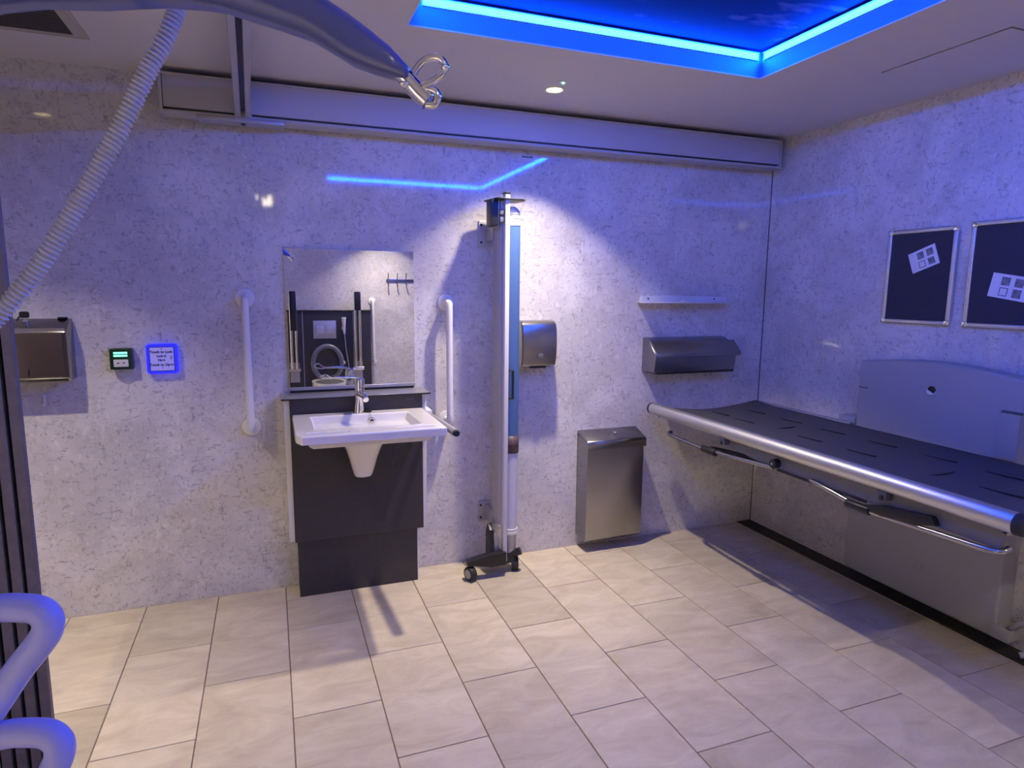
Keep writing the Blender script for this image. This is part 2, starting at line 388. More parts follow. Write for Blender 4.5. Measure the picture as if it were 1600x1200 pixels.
# motor under the rail (above the frame)
t = thing('hoist_motor', (.90, -2.36, 1.99), 'grey hoist motor unit slung under the cross rail above the frame', 'hoist')
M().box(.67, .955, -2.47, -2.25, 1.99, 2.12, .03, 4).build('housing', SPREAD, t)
M().box(.935, .965, -2.40, -2.32, 2.09, 2.157, .004).build('trolley', ALUP, t)
M().box(.835, .865, -2.31, -2.275, 1.835, 2.0, .002).build('strap', GREYD, t)
# spreader bar
t = thing('hoist_spreader_bar', (.811, -2.242, 1.78), 'large curved blue-lit hoist spreader bar with a chrome hook, upper left near the camera', 'hoist')
e = Vector((.918, -.396, 0)).normalized(); nn = Vector((e.y, -e.x, 0)); c0 = Vector((.811, -2.242, 0))
st = [(0, 1.840, 1.779, .030), (.076, 1.846, 1.781, .029), (.125, 1.843, 1.777, .028), (.150, 1.842, 1.773, .028), (.175, 1.831, 1.765, .027), (.212, 1.816, 1.754, .026), (.250, 1.795, 1.741, .025), (.268, 1.785, 1.731, .024), (.300, 1.765, 1.712, .022), (.325, 1.747, 1.703, .020), (.345, 1.731, 1.698, .018), (.364, 1.711, 1.694, .015), (.367, 1.708, 1.696, .012)]
def bar_ring(s_, zt, zb, hd):
    p = c0+e*s_; out = []
    for u, v in rrect(0, 0, 2*hd, zt-zb, min(hd, (zt-zb)/2)*.75, 5):
        q = p+nn*u; out.append((q.x, q.y, (zt+zb)/2+v))
    return out
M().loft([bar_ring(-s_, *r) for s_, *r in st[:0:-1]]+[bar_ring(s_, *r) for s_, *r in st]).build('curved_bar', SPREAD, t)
M().cyl((.85, -2.292, 1.81), (.85, -2.292, 1.87), .030, seg=28, bev=.004).build('centre_hub', GREYD, t)
def bp_(x, z, dy=0): # a point beside the bar tip plane
    s_ = (x-c0.x)/e.x; p = c0+e*s_; return Vector((p.x, p.y-.0+dy, z))
M().tube([bp_(1.134, 1.708), bp_(1.146, 1.694), bp_(1.158, 1.680), bp_(1.167, 1.671)], .0100, 16).build('hook_plate', CHROME, t)
m = M()
m.tube([bp_(1.151, 1.702, -.004), bp_(1.158, 1.712, -.004), bp_(1.168, 1.7185, -.004), bp_(1.179, 1.718, -.004), bp_(1.1845, 1.710, -.004), bp_(1.182, 1.702, -.004), bp_(1.172, 1.694, -.004), bp_(1.160, 1.688, -.004)], .0042, 12, smooth=5)
m.sph(bp_(1.185, 1.708, -.004), .0052)
m.build('hook_loop', CHROME, t)
M().tube([bp_(1.161, 1.686), bp_(1.174, 1.684), bp_(1.178, 1.676), bp_(1.174, 1.668), bp_(1.165, 1.668)], .0042, 12, smooth=5).build('latch', CHROME, t)
M().sph(bp_(1.139, 1.688, -.012), .0045, (1.2, 1, .8)).build('rivet', CHROME, t)
# ribbed hose
hp = [Vector(p) for p in [(.915, -2.20, 2.0), (.898, -2.155, 1.89), (.886, -2.154, 1.828), (.873, -2.161, 1.788), (.847, -2.165, 1.736), (.815, -2.169, 1.668), (.780, -2.172, 1.602), (.743, -2.174, 1.536), (.704, -2.174, 1.474), (.661, -2.172, 1.419), (.605, -2.165, 1.362), (.55, -2.16, 1.30), (.525, -2.17, 1.22), (.535, -2.19, 1.14), (.570, -2.20, 1.09), (.596, -2.204, 1.066)]]
sp = spline(hp, 160); PITCH = .0064
acc = 0; path = [sp[0]]; lastp = sp[0]
for p in sp[1:]:
    if (p-path[-1]).length >= PITCH/10: path.append(p)
arc = [0]
for a, b in zip(path, path[1:]): arc.append(arc[-1]+(b-a).length)
hose = tag(M().tube(path, .012, 16, rf=lambda t_, i, a: .0100+.0022*math.cos(2*PI*arc[i]/PITCH+a)).build('ribbed_hose', HOSE, off=(.596, -2.204, 1.06)), 'pale ribbed flexible hose hanging diagonally from the hoist across the upper left', 'hose')
M().cyl((.598, -2.205, 1.058), (.594, -2.203, 1.080), .0135, bev=.002).build('hose_end', GREYD, hose)

# ------------------------------------------------------------------ left foreground
t = thing('tubular_support_frame', (.614, -2.21, 0), 'pale blue tubular support frame with two rounded loops, lower left beside the slatted screen', 'support frame')
up_ = [(.614, -2.185, 1.030), (.640, -2.193, 1.033), (.660, -2.201, 1.033), (.678, -2.208, 1.031), (.689, -2.213, 1.022), (.691, -2.216, 1.008), (.682, -2.215, .990), (.653, -2.210, .953), (.627, -2.207, .915), (.612, -2.206, .893)]
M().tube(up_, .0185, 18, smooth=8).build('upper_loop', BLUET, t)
lo_ = [(.614, -2.209, .862), (.640, -2.218, .868), (.665, -2.228, .870), (.685, -2.236, .868), (.697, -2.242, .857), (.698, -2.245, .842), (.691, -2.245, .824), (.678, -2.244, .799), (.648, -2.238, .757), (.612, -2.215, .715)]
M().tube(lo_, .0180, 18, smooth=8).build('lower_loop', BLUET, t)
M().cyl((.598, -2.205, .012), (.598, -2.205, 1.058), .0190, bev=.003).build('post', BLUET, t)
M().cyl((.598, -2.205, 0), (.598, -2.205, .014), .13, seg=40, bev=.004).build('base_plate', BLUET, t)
t = thing('slatted_screen', (.0, -1.19, 0), 'tall dark vertical-slat screen at the left edge', 'screen')
M().box(-.38, .362, -1.178, -1.165, 0, H-.002).build('backing_panel', FELTB, t, smooth=False)
sx = .367; W_, P_ = .0245, .0335; k = 0
first = None
while sx > -.38+W_:
    if first is None:
        first = M().box(sx-W_, sx, -1.2, -1.178, 0, H-.002, .0015, 1).build('slat', SLAT, t)
    else:
        d = first.copy(); C.objects.link(d); d.parent = t; d.location = (first.location.x-k*P_, 0, 0)
    sx -= P_; k += 1

# ------------------------------------------------------------------ back wall fittings, left to right
t = thing('paper_towel_dispenser', (.07, 0, 1.066), 'stainless steel paper towel dispenser with a key in its top, far left wall', 'dispenser')
body = [(0, 1.066), (-.092, 1.066), (-.10, 1.085), (-.10, 1.268), (-.088, 1.280), (-.03, 1.318), (0, 1.318)]
m = M(); m.prism(body, 'x', -.075, .207, .005); m.build('case', STEEL, t)
M().box(-.062, .190, -.104, -.098, 1.085, 1.262, .003).build('front_door', BRONZE, t)
M().prism([(-.1025, 1.264), (-.098, 1.274), (-.090, 1.283), (-.094, 1.270)], 'x', -.07, .2).build('top_edge', CHROME, t)
M().prism([(-.106, 1.068), (-.106, 1.077), (-.0, 1.077), (-.0, 1.068)], 'x', -.07, .2).build('bottom_lip', STEEL, t)
M().box(.066, .070, -.1065, -.103, 1.092, 1.118).build('sight_slot', BLACK, t)
M().cyl((.062, -.056, 1.300), (.062, -.064, 1.312), .010).build('lock', CHROME, t)
m = M(); m.prism(rrect(.062, 1.336, .034, .026, .008), 'y', -.074, -.068, .001, 1); m.tube([(.052, -.071, 1.334), (.044, -.076, 1.325), (.038, -.08, 1.312)], .0035, 8); m.build('key', BLACK, t)
M().cyl((.180, -.028, 1.318), (.180, -.028, 1.324), .018, bev=.001).build('top_latch', BLACK, t)
t = thing('white_wall_hook', (.086, 0, .96), 'small white hook on the wall below the paper towel dispenser', 'hook')
M().box(.080, .088, -.012, 0, .955, 1.0, .003).build('hook_body', PLASTW, t)
M().tube([(.084, -.010, .962), (.084, -.020, .956), (.084, -.026, .964)], .003, 8).build('hook_tip', PLASTW, t)
# green door release
t = thing('emergency_door_release', (.381, 0, 1.098), 'dark green emergency door release box with a lit window, left of the blue touch panel', 'switch')
M().box(.338, .424, -.046, 0, 1.100, 1.190, .006).build('case', GREENB, t)
m = M()
for zz in (1.172, 1.160): m.box(.354, .406, -.0475, -.045, zz-.0045, zz+.004, .001, 1)
m.build('lit_window', GREENL, t)
M().box(.353, .408, -.049, -.0455, 1.1125, 1.144, .002).build('break_plate', PLASTW, t)
m = M(); m.prism([(.364, 1.128), (.369, 1.1315), (.378, 1.129), (.369, 1.1255)], 'y', -.0498, -.0488); m.prism([(.398, 1.130), (.392, 1.1325), (.384, 1.130), (.392, 1.127)], 'y', -.0498, -.0488); m.build('arrow_marks', INK, t)
ring = [(.345+.005, -.020, 1.100), (.36, -.024, 1.078), (.381, -.026, 1.070), (.404, -.024, 1.077), (.420, -.02, 1.1)]
M().tube(ring, .0022, 8, smooth=5).build('cover_hinge', CLEAR, t)
# blue touch panel with its lettering
t = thing('door_touch_panel', (.534, 0, 1.075), 'glowing blue square door touch panel with lettering', 'switch')
m = M(); m.prism(rrect(.534, 1.140, .122, .131, .014), 'y', -.030, 0, .004, 3); m.build('lit_surround', BLUEL, t)
m = M(); m.prism(rrect(.534, 1.140, .098, .107, .002, 2), 'y', -.0315, -.029); m.build('dark_seam', INK, t)
M().box(.488, .580, -.0335, -.031, 1.0895, 1.1905, .001, 1).build('touch_plate', BLUEP, t)
def lettering(txt, x, z, size, y, parent, m_):
    cu = bpy.data.curves.new('lettering', 'FONT'); cu.body = txt; cu.size = size; cu.align_x = 'CENTER'; cu.align_y = 'CENTER'; cu.extrude = .0004; cu.offset = .0006
    o = bpy.data.objects.new('lettering_tmp', cu); C.objects.link(o); bpy.context.view_layer.update()
    me = bpy.data.meshes.new_from_object(o.evaluated_get(bpy.context.evaluated_depsgraph_get()))
    bpy.data.objects.remove(o); me.materials.clear(); me.materials.append(m_)
    lo = Vector((x, y, z))-world_of(parent)
    me.transform(Matrix.Translation(lo) @ Matrix.Rotation(PI/2, 4, 'X'))
    o = bpy.data.objects.new('lettering', me); C.objects.link(o); o.parent = parent; return o
for s_, z in (('Touch to Lock', 1.171), ('Locked', 1.153), ('Open', 1.136), ('Touch to Open', 1.115)):
    lettering(s_, .532, z, .0145 if len(s_) > 8 else .0125, -.0340, t, INK)
m = M(); m.prism([(.531, 1.186), (.537, 1.186), (.534, 1.181)], 'y', -.0345, -.0333); m.prism([(.5335, 1.104), (.5385, 1.1015), (.5335, 1.099)], 'y', -.0345, -.0333); m.build('arrow_marks', INK, t)
m = M(); m.tube([(.573, -.0338, 1.150), (.569, -.0338, 1.153), (.568, -.0338, 1.149), (.5695, -.0338, 1.144), (.5695, -.0338, 1.137)], .0012, 6); m.box(.5695, .574, -.0343, -.0333, 1.1435, 1.1455); m.build('key_symbol', INK, t)
# grab bars
def grab_bar(x, z0, z1, label, y=0, sgn=-1, dx=0):
    t = thing('grab_bar', (x, y, z0), label, 'grab bar', 'white vertical grab bars')
    d = .075*sgn
    pts = [(x, y+.006*sgn, z1), (x, y+.040*sgn, z1), (x, y+.062*sgn, z1-.006), (x, y+d, z1-.030), (x+dx/2, y+d, (z0+z1)/2), (x+dx, y+d, z0+.030), (x+dx, y+.062*sgn, z0+.006), (x+dx, y+.040*sgn, z0), (x+dx, y+.006*sgn, z0)]
    M().tube(pts, .0165, 18, smooth=6).build('bar', WHITE, t)
    for xx, zz in ((x, z1), (x+dx, z0)):
        M().cyl((xx, y, zz), (xx, y+.010*sgn, zz), .042, seg=36, bev=.004).build('wall_flange', WHITE, t)
grab_bar(.880, .812, 1.405, 'white vertical grab bar on the wall left of the mirror')
grab_bar(1.812, .790, 1.385, 'white vertical grab bar on the wall right of the mirror')
# mirror
t = thing('mirror', (1.35, 0, .97), 'frameless rectangular wall mirror above the basin', 'mirror')
M().box(1.050, 1.650, -.010, -.002, .985, 1.632).build('glass', MIRROR, t, smooth=False)
M().box(1.050, 1.650, -.018, 0, .972, .986, .001, 1).build('bottom_channel', ALUP, t)
M().box(1.056, 1.644, -.012, 0, .962, .972).build('shadow_gap', BLACK, t)
M().prism([(1.088, 1.636), (1.098, 1.636), (1.100, 1.629), (1.095, 1.622), (1.089, 1.628)], 'y', -.016, 0, .001, 1).build('corner_clip', CHROME, t)
M().box(1.048, 1.651, -.0105, -.001, 1.630, 1.634).build('top_edge', ALUP, t)
# height adjustable basin cabinet
t = thing('basin_cabinet', (1.348, 0, 0), 'charcoal height-adjustable basin cabinet with white sides under the mirror', 'cabinet')
M().box(1.024, 1.674, -.1455, 0, .280, .953, .002, 1).build('white_backing_case', WHITE, t)
M().box(1.047, 1.652, -.163, -.146, .280, .951, .0015, 1).build('upper_panel', DARK, t)
M().box(1.060, 1.624, -.140, 0, 0, .30, .0015, 1).build('lower_panel', DARK, t)
M().box(1.624, 1.628, -.141, 0, 0, .30).build('white_edging', WHITE, t)
M().box(1.012, 1.688, -.178, 0, .953, .961, .0012, 1).build('ledge', DARKG, t)
M().box(1.011, 1.689, -.1795, -.177, .9525, .9595).build('ledge_edge', BLACK, t)
M().box(1.575, 1.612, -.1645, -.1625, .928, .932).build('small_plate', GREYD, t)
# basin
t = thing('wash_basin', (1.35, -.163, .60), 'white rectangular ceramic basin with hand slots on the charcoal cabinet', 'basin')
bm = bmesh.new()
bx = [1.055, 1.100, 1.130, 1.258, 1.458, 1.565, 1.607, 1.652]; by = [-.1635, -.240, -.525, -.566, -.590, -.635]
ZT = .886
V = {(i, j): bm.verts.new((x, y, ZT)) for i, x in enumerate(bx) for j, y in enumerate(by)}
for i in range(7):
    for j in range(5):
        if j == 1 and 2 <= i <= 4: continue
        if j == 3 and (1 <= i <= 2 or 4 < i+1 and i in (4, 5)): continue
        bm.faces.new((V[i, j], V[i+1, j], V[i+1, j+1], V[i, j+1]))
for (i, j) in ((0, 5),): V[i, j].co.x += .02
V[0, 4].co.x += .004
be = [ed for ed in bm.edges if len(ed.link_faces) == 1]
bowl_e = [ed for ed in be if all(1.129 <= v.co.x <= 1.566 and -.5255 <= v.co.y <= -.2395 for v in ed.verts)]
oth = [ed for ed in be if ed not in bowl_e]
r = bmesh.ops.extrude_edge_only(bm, edges=oth)
for g in r['geom']:
    if isinstance(g, bmesh.types.BMVert): g.co.z -= .034
r = bmesh.ops.extrude_edge_only(bm, edges=bowl_e)
vs = [g for g in r['geom'] if isinstance(g, bmesh.types.BMVert)]
for v in vs:
    v.co.z -= .080; v.co.x = 1.347+(v.co.x-1.347)*.86; v.co.y = -.383+(v.co.y+.383)*.84
es = [g for g in r['geom'] if isinstance(g, bmesh.types.BMEdge) and all(v in vs for v in g.verts)]
bmesh.ops.holes_fill(bm, edges=es, sides=0)
bmesh.ops.recalc_face_normals(bm, faces=bm.faces)
m = M(); m._merge(bm)
basin = m.build('basin_top', CERAM, t, bevel=.006)
M().prism([(1.095, .854), (1.612, .854), (1.600, .832), (1.585, .822), (1.120, .822), (1.105, .832)], 'y', -.585, -.165, .004).build('underside', CERAM, t)
def trap_ring(z, hw, yb, yf):
    return [(1.350+u, v, z) for u, v in rrect(0, (yb+yf)/2, 2*hw, yb-yf, min(hw, (yb-yf)/2)*.75, 6)]
m = M(); m.loft([trap_ring(z, hw, -.166, yf) for z, hw, yf in ((.824, .120, -.42), (.800, .104, -.40), (.775, .091, -.385), (.74, .076, -.365), (.70, .063, -.345), (.66, .053, -.33), (.625, .044, -.315), (.608, .037, -.305), (.602, .024, -.29))]); m.build('trap_cover', CERAM, t)
m = M(); rg = []
for a in range(24):
    rg.append((1.398+.014*math.cos(2*PI*a/24), -.2485, .852+.014*math.sin(2*PI*a/24)))
m.tube(rg, .0048, 10, closed=True); m.build('overflow_ring', CHROME, t)
M().cyl((1.398, -.252, .852), (1.398, -.246, .852), .009).build('overflow_hole', BLACK, t)
M().tube([(1.386, -.205, .890), (1.390, -.240, .889), (1.396, -.254, .868)], .0012, 6, smooth=4).build('plug_chain', CHROME, t)
m = M(); m.cyl((1.388, -.197, ZT), (1.388, -.197, ZT+.009), .018, bev=.002); m.build('plug', BLACK, t)
M().cyl((1.347, -.38, .8055), (1.347, -.38, .8085), .022, bev=.001).build('drain', CHROME, t)
# tap
t = thing('basin_tap', (1.347, -.20, ZT), 'chrome basin tap with a long looped lever handle turned left', 'tap')
m = M(); m.loft([[(1.347+.8*(z-ZT)*.06+r_*math.cos(2*PI*k/24), -.200+r_*math.sin(2*PI*k/24)*.9, z) for k in range(24)] for z, r_ in ((ZT, .026), (ZT+.02, .024), (.945, .0205), (.960, .0215), (.985, .0225), (1.030, .0225), (1.042, .020), (1.047, .012))]); m.build('body', CHROME, t)
m = M(); m.tube([(1.349, -.205, .972), (1.353, -.25, .978), (1.360, -.31, .976), (1.362, -.335, .966)], .0125, 16, smooth=5, rf=lambda q, i: .0155-.003*q); m.build('spout', CHROME, t)
m = M(); m.tube([(1.345, -.200, 1.046), (1.320, -.202, 1.052), (1.262, -.204, 1.053), (1.240, -.204, 1.053)], .0042, 10, smooth=5, rf=lambda q, i: .0062-.002*q)
m.tube([(1.240, -.204, 1.053), (1.212, -.206, 1.050), (1.190, -.210, 1.053), (1.180, -.222, 1.060), (1.190, -.236, 1.069), (1.205, -.232, 1.071), (1.220, -.216, 1.060), (1.240, -.205, 1.054)], .0030, 8, smooth=5); m.build('lever', CHROME, t)
# hinged grey bar beside the basin
t = thing('drop_down_bar', (1.69, -.02, .83), 'short grey bar with a dark tip sticking out beside the basin, right side', 'bar')
M().cyl((1.690, -.145, .842), (1.713, -.545, .838), .0155, .0165, bev=.004).build('bar_arm', ALUP, t)
M().cyl((1.713, -.545, .838), (1.7140, -.562, .838), .0165, .013, bev=.003).build('tip', RUBBER, t)
M().box(1.676, 1.704, -.146, 0, .815, .868, .006).build('mount', PLASTW, t)
M().box(1.704, 1.716, -.150, -.06, .828, .850, .003).build('catch', GREYD, t)

# ------------------------------------------------------------------ rolled privacy screen
t = thing('privacy_screen', (2.06, -.19, 0), 'rolled-up white privacy screen on castors fixed to the wall right of the basin', 'screen')
M().box(2.030, 2.054, -.205, -.10, .26, 1.868, .004).build('cassette', TRACK, t)
M().box(2.046, 2.068, -.235, -.195, .072, 1.905, .003).build('leading_post', PLASTW, t)
M().box(2.043, 2.071, -.238, -.192, 1.900, 1.908, .002).build('post_cap', BLACK, t)
cx, cy, rr = 2.104, -.175, .0385
def cylz(z0, z1, r0, name, m_, prof=None):
    rings = prof or ((z0, r0), (z1, r0))
    M().loft([[(cx+r_*math.cos(2*PI*k/36), cy+r_*math.sin(2*PI*k/36), z) for k in range(36)] for z, r_ in rings]).build(name, m_, t)
cylz(.640, 1.755, rr, 'rolled_curtain', CURT)
cylz(0, 0, 0, 'lower_roll', CURTW, [(.205, rr-.002), (.640, rr-.001)])
cylz(0, 0, 0, 'bottom_ring', PLASTW, [(.200, rr), (.203, rr+.0025), (.214, rr+.0025), (.217, rr), (.224, rr+.002), (.228, rr+.002), (.231, rr)])
cylz(.10, .20, rr-.006, 'base_drum', ALUP)
cylz(0, 0, 0, 'top_ring', PLASTW, [(1.755, rr), (1.757, rr+.0015), (1.772, rr+.0015), (1.774, rr)])
cylz(0, 0, 0, 'top_bellows', CREAM, [(1.774, rr-.001), (1.784, rr-.002), (1.788, rr-.005), (1.793, rr-.001), (1.803, rr-.002), (1.807, rr-.005), (1.812, rr-.001), (1.822, rr-.003), (1.838, rr-.012), (1.848, rr-.026)])
m = M(); m.prism([(1.978, -.11), (2.0, -.245), (2.03, -.25), (2.14, -.235), (2.158, -.2), (2.14, -.13), (2.05, -.09)], 'z', 1.872, 1.880, .002, 1); m.build('top_plate', BLACK, t)
M().box(1.984, 2.018, -.215, -.13, 1.752, 1.874, .004).build('top_housing', BLACK, t)
M().box(2.018, 2.022, -.212, -.12, 1.75, 1.872, .001, 1).build('housing_edge', PLASTW, t)
m = M()
for zz in (1.815, 1.780): m.box(2.022, 2.050, -.225, -.19, zz-.012, zz+.012, .003)
m.build('spring_block', GREYD, t)
m = M(); lab = [[(cx+(rr+.0012)*math.cos(a), cy+(rr+.0012)*math.sin(a), z) for a in [(-PI*.98)+k*PI*.96/18 for k in range(19)]] for z in (.632, .722)]
t2 = bmesh.new(); vv = [[t2.verts.new(p) for p in r_] for r_ in lab]
for k in range(18): t2.faces.new((vv[0][k], vv[0][k+1], vv[1][k+1], vv[1][k]))
m._merge(t2); o = m.build('brown_label', LABELM, t); sm = o.modifiers.new('solid', 'SOLIDIFY'); sm.thickness = .0015; sm.offset = 1
o['label'] = 'brown label on the curtain roll'
for zz0, zz1 in ((1.665, 1.795), (.218, .330)):
    b_ = M().box(1.984, 2.052, -.012, 0, zz0, zz1, .006).build('wall_bracket', ALUP, t)
    M().box(2.022, 2.048, -.115, -.010, (zz0+zz1)/2-.038, (zz0+zz1)/2+.038, .004).build('bracket_arm', ALUP, b_)
    for zb in (zz0+.022, zz1-.022): M().cyl((1.996, -.012, zb), (1.996, -.017, zb), .006, seg=10).build('bolt', BLACK, b_)
M().tube([(2.066, -.212, 1.060), (2.088, -.242, 1.058), (2.088, -.242, .918), (2.066, -.212, .916)], .0065, 10).build('pull_handle', BLACK, t)
m = M(); m.prism([(-.20, .235), (-.16, .262), (-.13, .21), (-.13, .06), (-.235, .06), (-.22, .11)], 'x', 1.985, 2.008, .004); m.build('foot_fin', BLACK, t)
M().prism([(.066+1.93, .10), (2.04, .13), (2.04, .19), (2.01, .23), (2.005, .16)], 'y', -.2, -.17).build('foot_web', ALUP, t)
m = M()
m.prism([(1.980, .050), (2.125, .050), (2.120, .088), (2.03, .115), (1.985, .108)], 'y', -.215, -.14, .008)
m.tube([(2.08, -.18, .090), (2.12, -.20, .098), (2.150, -.215, .110)], .020, 12, smooth=4)
m.prism([(1.852, .078), (1.852, .104), (1.98, .128), (2.06, .128), (2.06, .060), (1.98, .058), (1.885, .078)], 'y', -.252, -.206, .006)
m.build('castor_base', BLACK, t)
for (wx, wy, yaw) in ((1.872, -.235, .35), (2.128, -.190, -.30)):
    d = Vector((math.cos(yaw), math.sin(yaw), 0))
    cc = Vector((wx, wy, .036))
    wl = M().cyl(cc-d*.017, cc+d*.017, .036, seg=28, bev=.005).build('castor_wheel', RUBBER, t)
    M().cyl(cc-d*.0190, cc+d*.0190, .024, seg=24, bev=.002).build('hub', GREY, wl)
    M().cyl((wx, wy, .0265), (wx, wy, .068), .009).build('castor_stem', BLACK, t)

# ------------------------------------------------------------------ right part of the back wall
t = thing('hand_dryer', (2.29, 0, 1.047), 'stainless steel hand dryer on the wall beside the privacy screen', 'dryer')
pf = [(0, 1.052), (-.085, 1.052), (-.108, 1.062), (-.120, 1.10), (-.124, 1.17), (-.120, 1.245), (-.108, 1.280), (-.085, 1.294), (0, 1.294)]
m = M(); m.prism(pf, 'x', 2.185, 2.378, .009, 3); m.build('cover', STEEL, t)
M().box(2.24, 2.33, -.095, -.05, 1.047, 1.055, .002).build('air_outlet', BLACK, t)
M().box(2.27, 2.30, -.1255, -.120, 1.10, 1.125, .003).build('sensor_window', GREYD, t)
t = thing('white_shelf', (3.23, 0, 1.385), 'thin white shelf above the steel couch roll dispenser', 'shelf')
m = M(); m.prism([(2.925, 0), (3.54, 0), (3.475, -.105), (2.885, -.105)], 'z', 1.384, 1.391, .002, 1); m.build('shelf_board', WHITE, t)
M().prism([(2.94, 1.391), (2.945, 1.422), (3.10, 1.428), (3.53, 1.420), (3.535, 1.391)], 'y', -.006, 0, .001, 1).build('back_flange', WHITE, t)
for xx in (2.99, 3.44): M().cyl((xx, -.006, 1.408), (xx, -.009, 1.408), .0045, seg=10).build('screw', BLACK, t)
t = thing('crumpled_tissue', (3.21, -.05, 1.391), 'small white scrap of tissue on the white shelf', 'tissue')
m = M(); m.loft([[(3.205+(r_*1.7)*math.cos(a)*(1+.25*math.sin(3*a+zz*90)), -.05+r_*math.sin(a)*(1+.2*math.cos(2*a)), 1.391+zz) for a in [2*PI*k/12 for k in range(12)]] for zz, r_ in ((0, .014), (.006, .016), (.012, .011), (.017, .004))]); m.build('tissue_scrap', PAPER, t)
t = thing('couch_roll_dispenser', (3.24, 0, 1.0), 'long faceted stainless couch roll dispenser under the white shelf', 'dispenser')
prof = [(0, .998), (-.128, 1.0), (-.141, 1.088), (-.138, 1.105), (-.072, 1.168), (-.030, 1.186), (0, 1.190)]
m = M(); m.prism([(a, b) for a, b in prof], 'x', 2.968, 3.515, .002, 1); m.build('case', STEELH, t)
m = M(); m.prism([(-.144, 1.086), (-.1435, 1.107), (-.074, 1.172), (-.0705, 1.169), (-.139, 1.104), (-.141, 1.086)], 'x', 2.975, 3.545, .001, 1); m.build('lid', STEELH, t)
M().box(2.985, 3.51, -.1305, -.02, .990, 1.004, .001, 1).build('tear_slot', BLACK, t)
M().prism([(-.146, 1.102), (-.145, 1.109), (-.076, 1.174), (-.076, 1.167)], 'x', 2.970, 2.976).build('bright_edge', CHROME, t)
t = thing('waste_bin', (2.755, 0, .06), 'wall-mounted stainless steel waste bin with a sloped lid near the floor', 'bin')
pf = [(0, .075), (-.055, .062), (-.118, .062), (-.130, .080), (-.130, .628), (0, .655)]
m = M(); m.prism(pf, 'x', 2.570, 2.922, .002, 1); m.build('body', STEEL, t)
m = M(); m.prism([(0, .672), (0, .662), (-.126, .630), (-.134, .590), (-.139, .590), (-.139, .628), (-.130, .640), (-.02, .680)], 'x', 2.566, 2.932, .0015, 1); m.build('lid', STEELH, t)
M().box(2.568, 2.926, -.004, 0, .078, .672, .002, 1).build('back_plate', STEEL, t)
M().cyl((2.765, -.070, .652), (2.765, -.074, .668), .011, bev=.002).build('lock', CHROME, t)
t = thing('blank_plate', (2.26, 0, 2.1), 'faint square cover plate on the wall just below the hoist track', 'plate')
M().box(2.180, 2.300, -.004, 0, 2.098, 2.168, .001, 1).build('cover', WALL, t)
M().box(2.215, 2.275, -.005, -.0035, 2.118, 2.124).build('slot', GREYD, t)

# ------------------------------------------------------------------ right wall
def noticeboard(y0, y1, z0, z1, label):
    t = thing('noticeboard', (RX, (y0+y1)/2, z0), label, 'noticeboard', 'aluminium-framed noticeboards')
    M().box(RX-.012, RX, y0+.01, y1-.01, z0+.01, z1-.01).build('felt_panel', FELT, t, smooth=False)
    f = .020
    for a in (z0, z1-f): M().box(RX-.020, RX, y0+.012, y1-.012, a, a+f, .006, 3).build('frame_rail', ALU, t)
    for a in (y0, y1-f): M().box(RX-.020, RX, a, a+f, z0+.012, z1-.012, .006, 3).build('frame_rail', ALU, t)
    for a in (y0, y1-.024):
        for b in (z0, z1-.024): M().box(RX-.0225, RX, a-.001, a+.025, b-.001, b+.025, .007, 3).build('corner_cap', CHROME, t)
noticeboard(-1.172, -.832, 1.310, 1.748, 'smaller dark noticeboard in an aluminium frame, left of the two')
noticeboard(-1.86, -1.229, 1.310, 1.756, 'larger dark noticeboard in an aluminium frame, cut by the right edge')
def sheet(yc, zc, w_, h_, ang, label, squares):
    t = thing('printed_sheet', (RX-.0145, yc, zc), label, 'paper', 'printed sheets on the noticeboards')
    ca, sa = math.cos(ang), math.sin(ang)
    def P(u, v): return (yc-(u*ca-v*sa), zc+u*sa+v*ca)
    def rect(u0, u1, v0, v1): return [P(u0, v0), P(u1, v0), P(u1, v1), P(u0, v1)]
    M().prism(rect(-w_/2, w_/2, -h_/2, h_/2), 'x', RX-.0142, RX-.0121).build('paper_sheet', PAPER, t, smooth=False)
    for (u, v, s_, hollow) in squares:
        m = M()
        if hollow:
            m.prism(rect(u-s_, u+s_, v+s_*.8, v+s_), 'x', RX-.0148, RX-.014); m.prism(rect(u-s_, u+s_, v-s_, v-s_*.8), 'x', RX-.0148, RX-.014)
            m.prism(rect(u-s_, u-s_*.8, v-s_, v+s_), 'x', RX-.0148, RX-.014); m.prism(rect(u+s_*.8, u+s_, v-s_, v+s_), 'x', RX-.0148, RX-.014)
        else: m.prism(rect(u-s_, u+s_, v-s_, v+s_), 'x', RX-.0148, RX-.014)
        m.build('printed_picture', PRINT, t, smooth=False)
sheet(-1.020, 1.610, .134, .094, .36, 'tilted white sheet with four small pictures on the smaller noticeboard', [(-.010, .020, .0155, False), (.036, .020, .0155, False), (-.012, -.022, .0155, True), (.034, -.022, .0155, False)])
sheet(-1.420, 1.478, .185, .098, -.17, 'white sheet with four small pictures on the larger noticeboard', [(-.035, .021, .017, False), (.018, .021, .017, False), (-.035, -.022, .017, True), (.018, -.022, .017, False), (.062, .0, .014, True)])

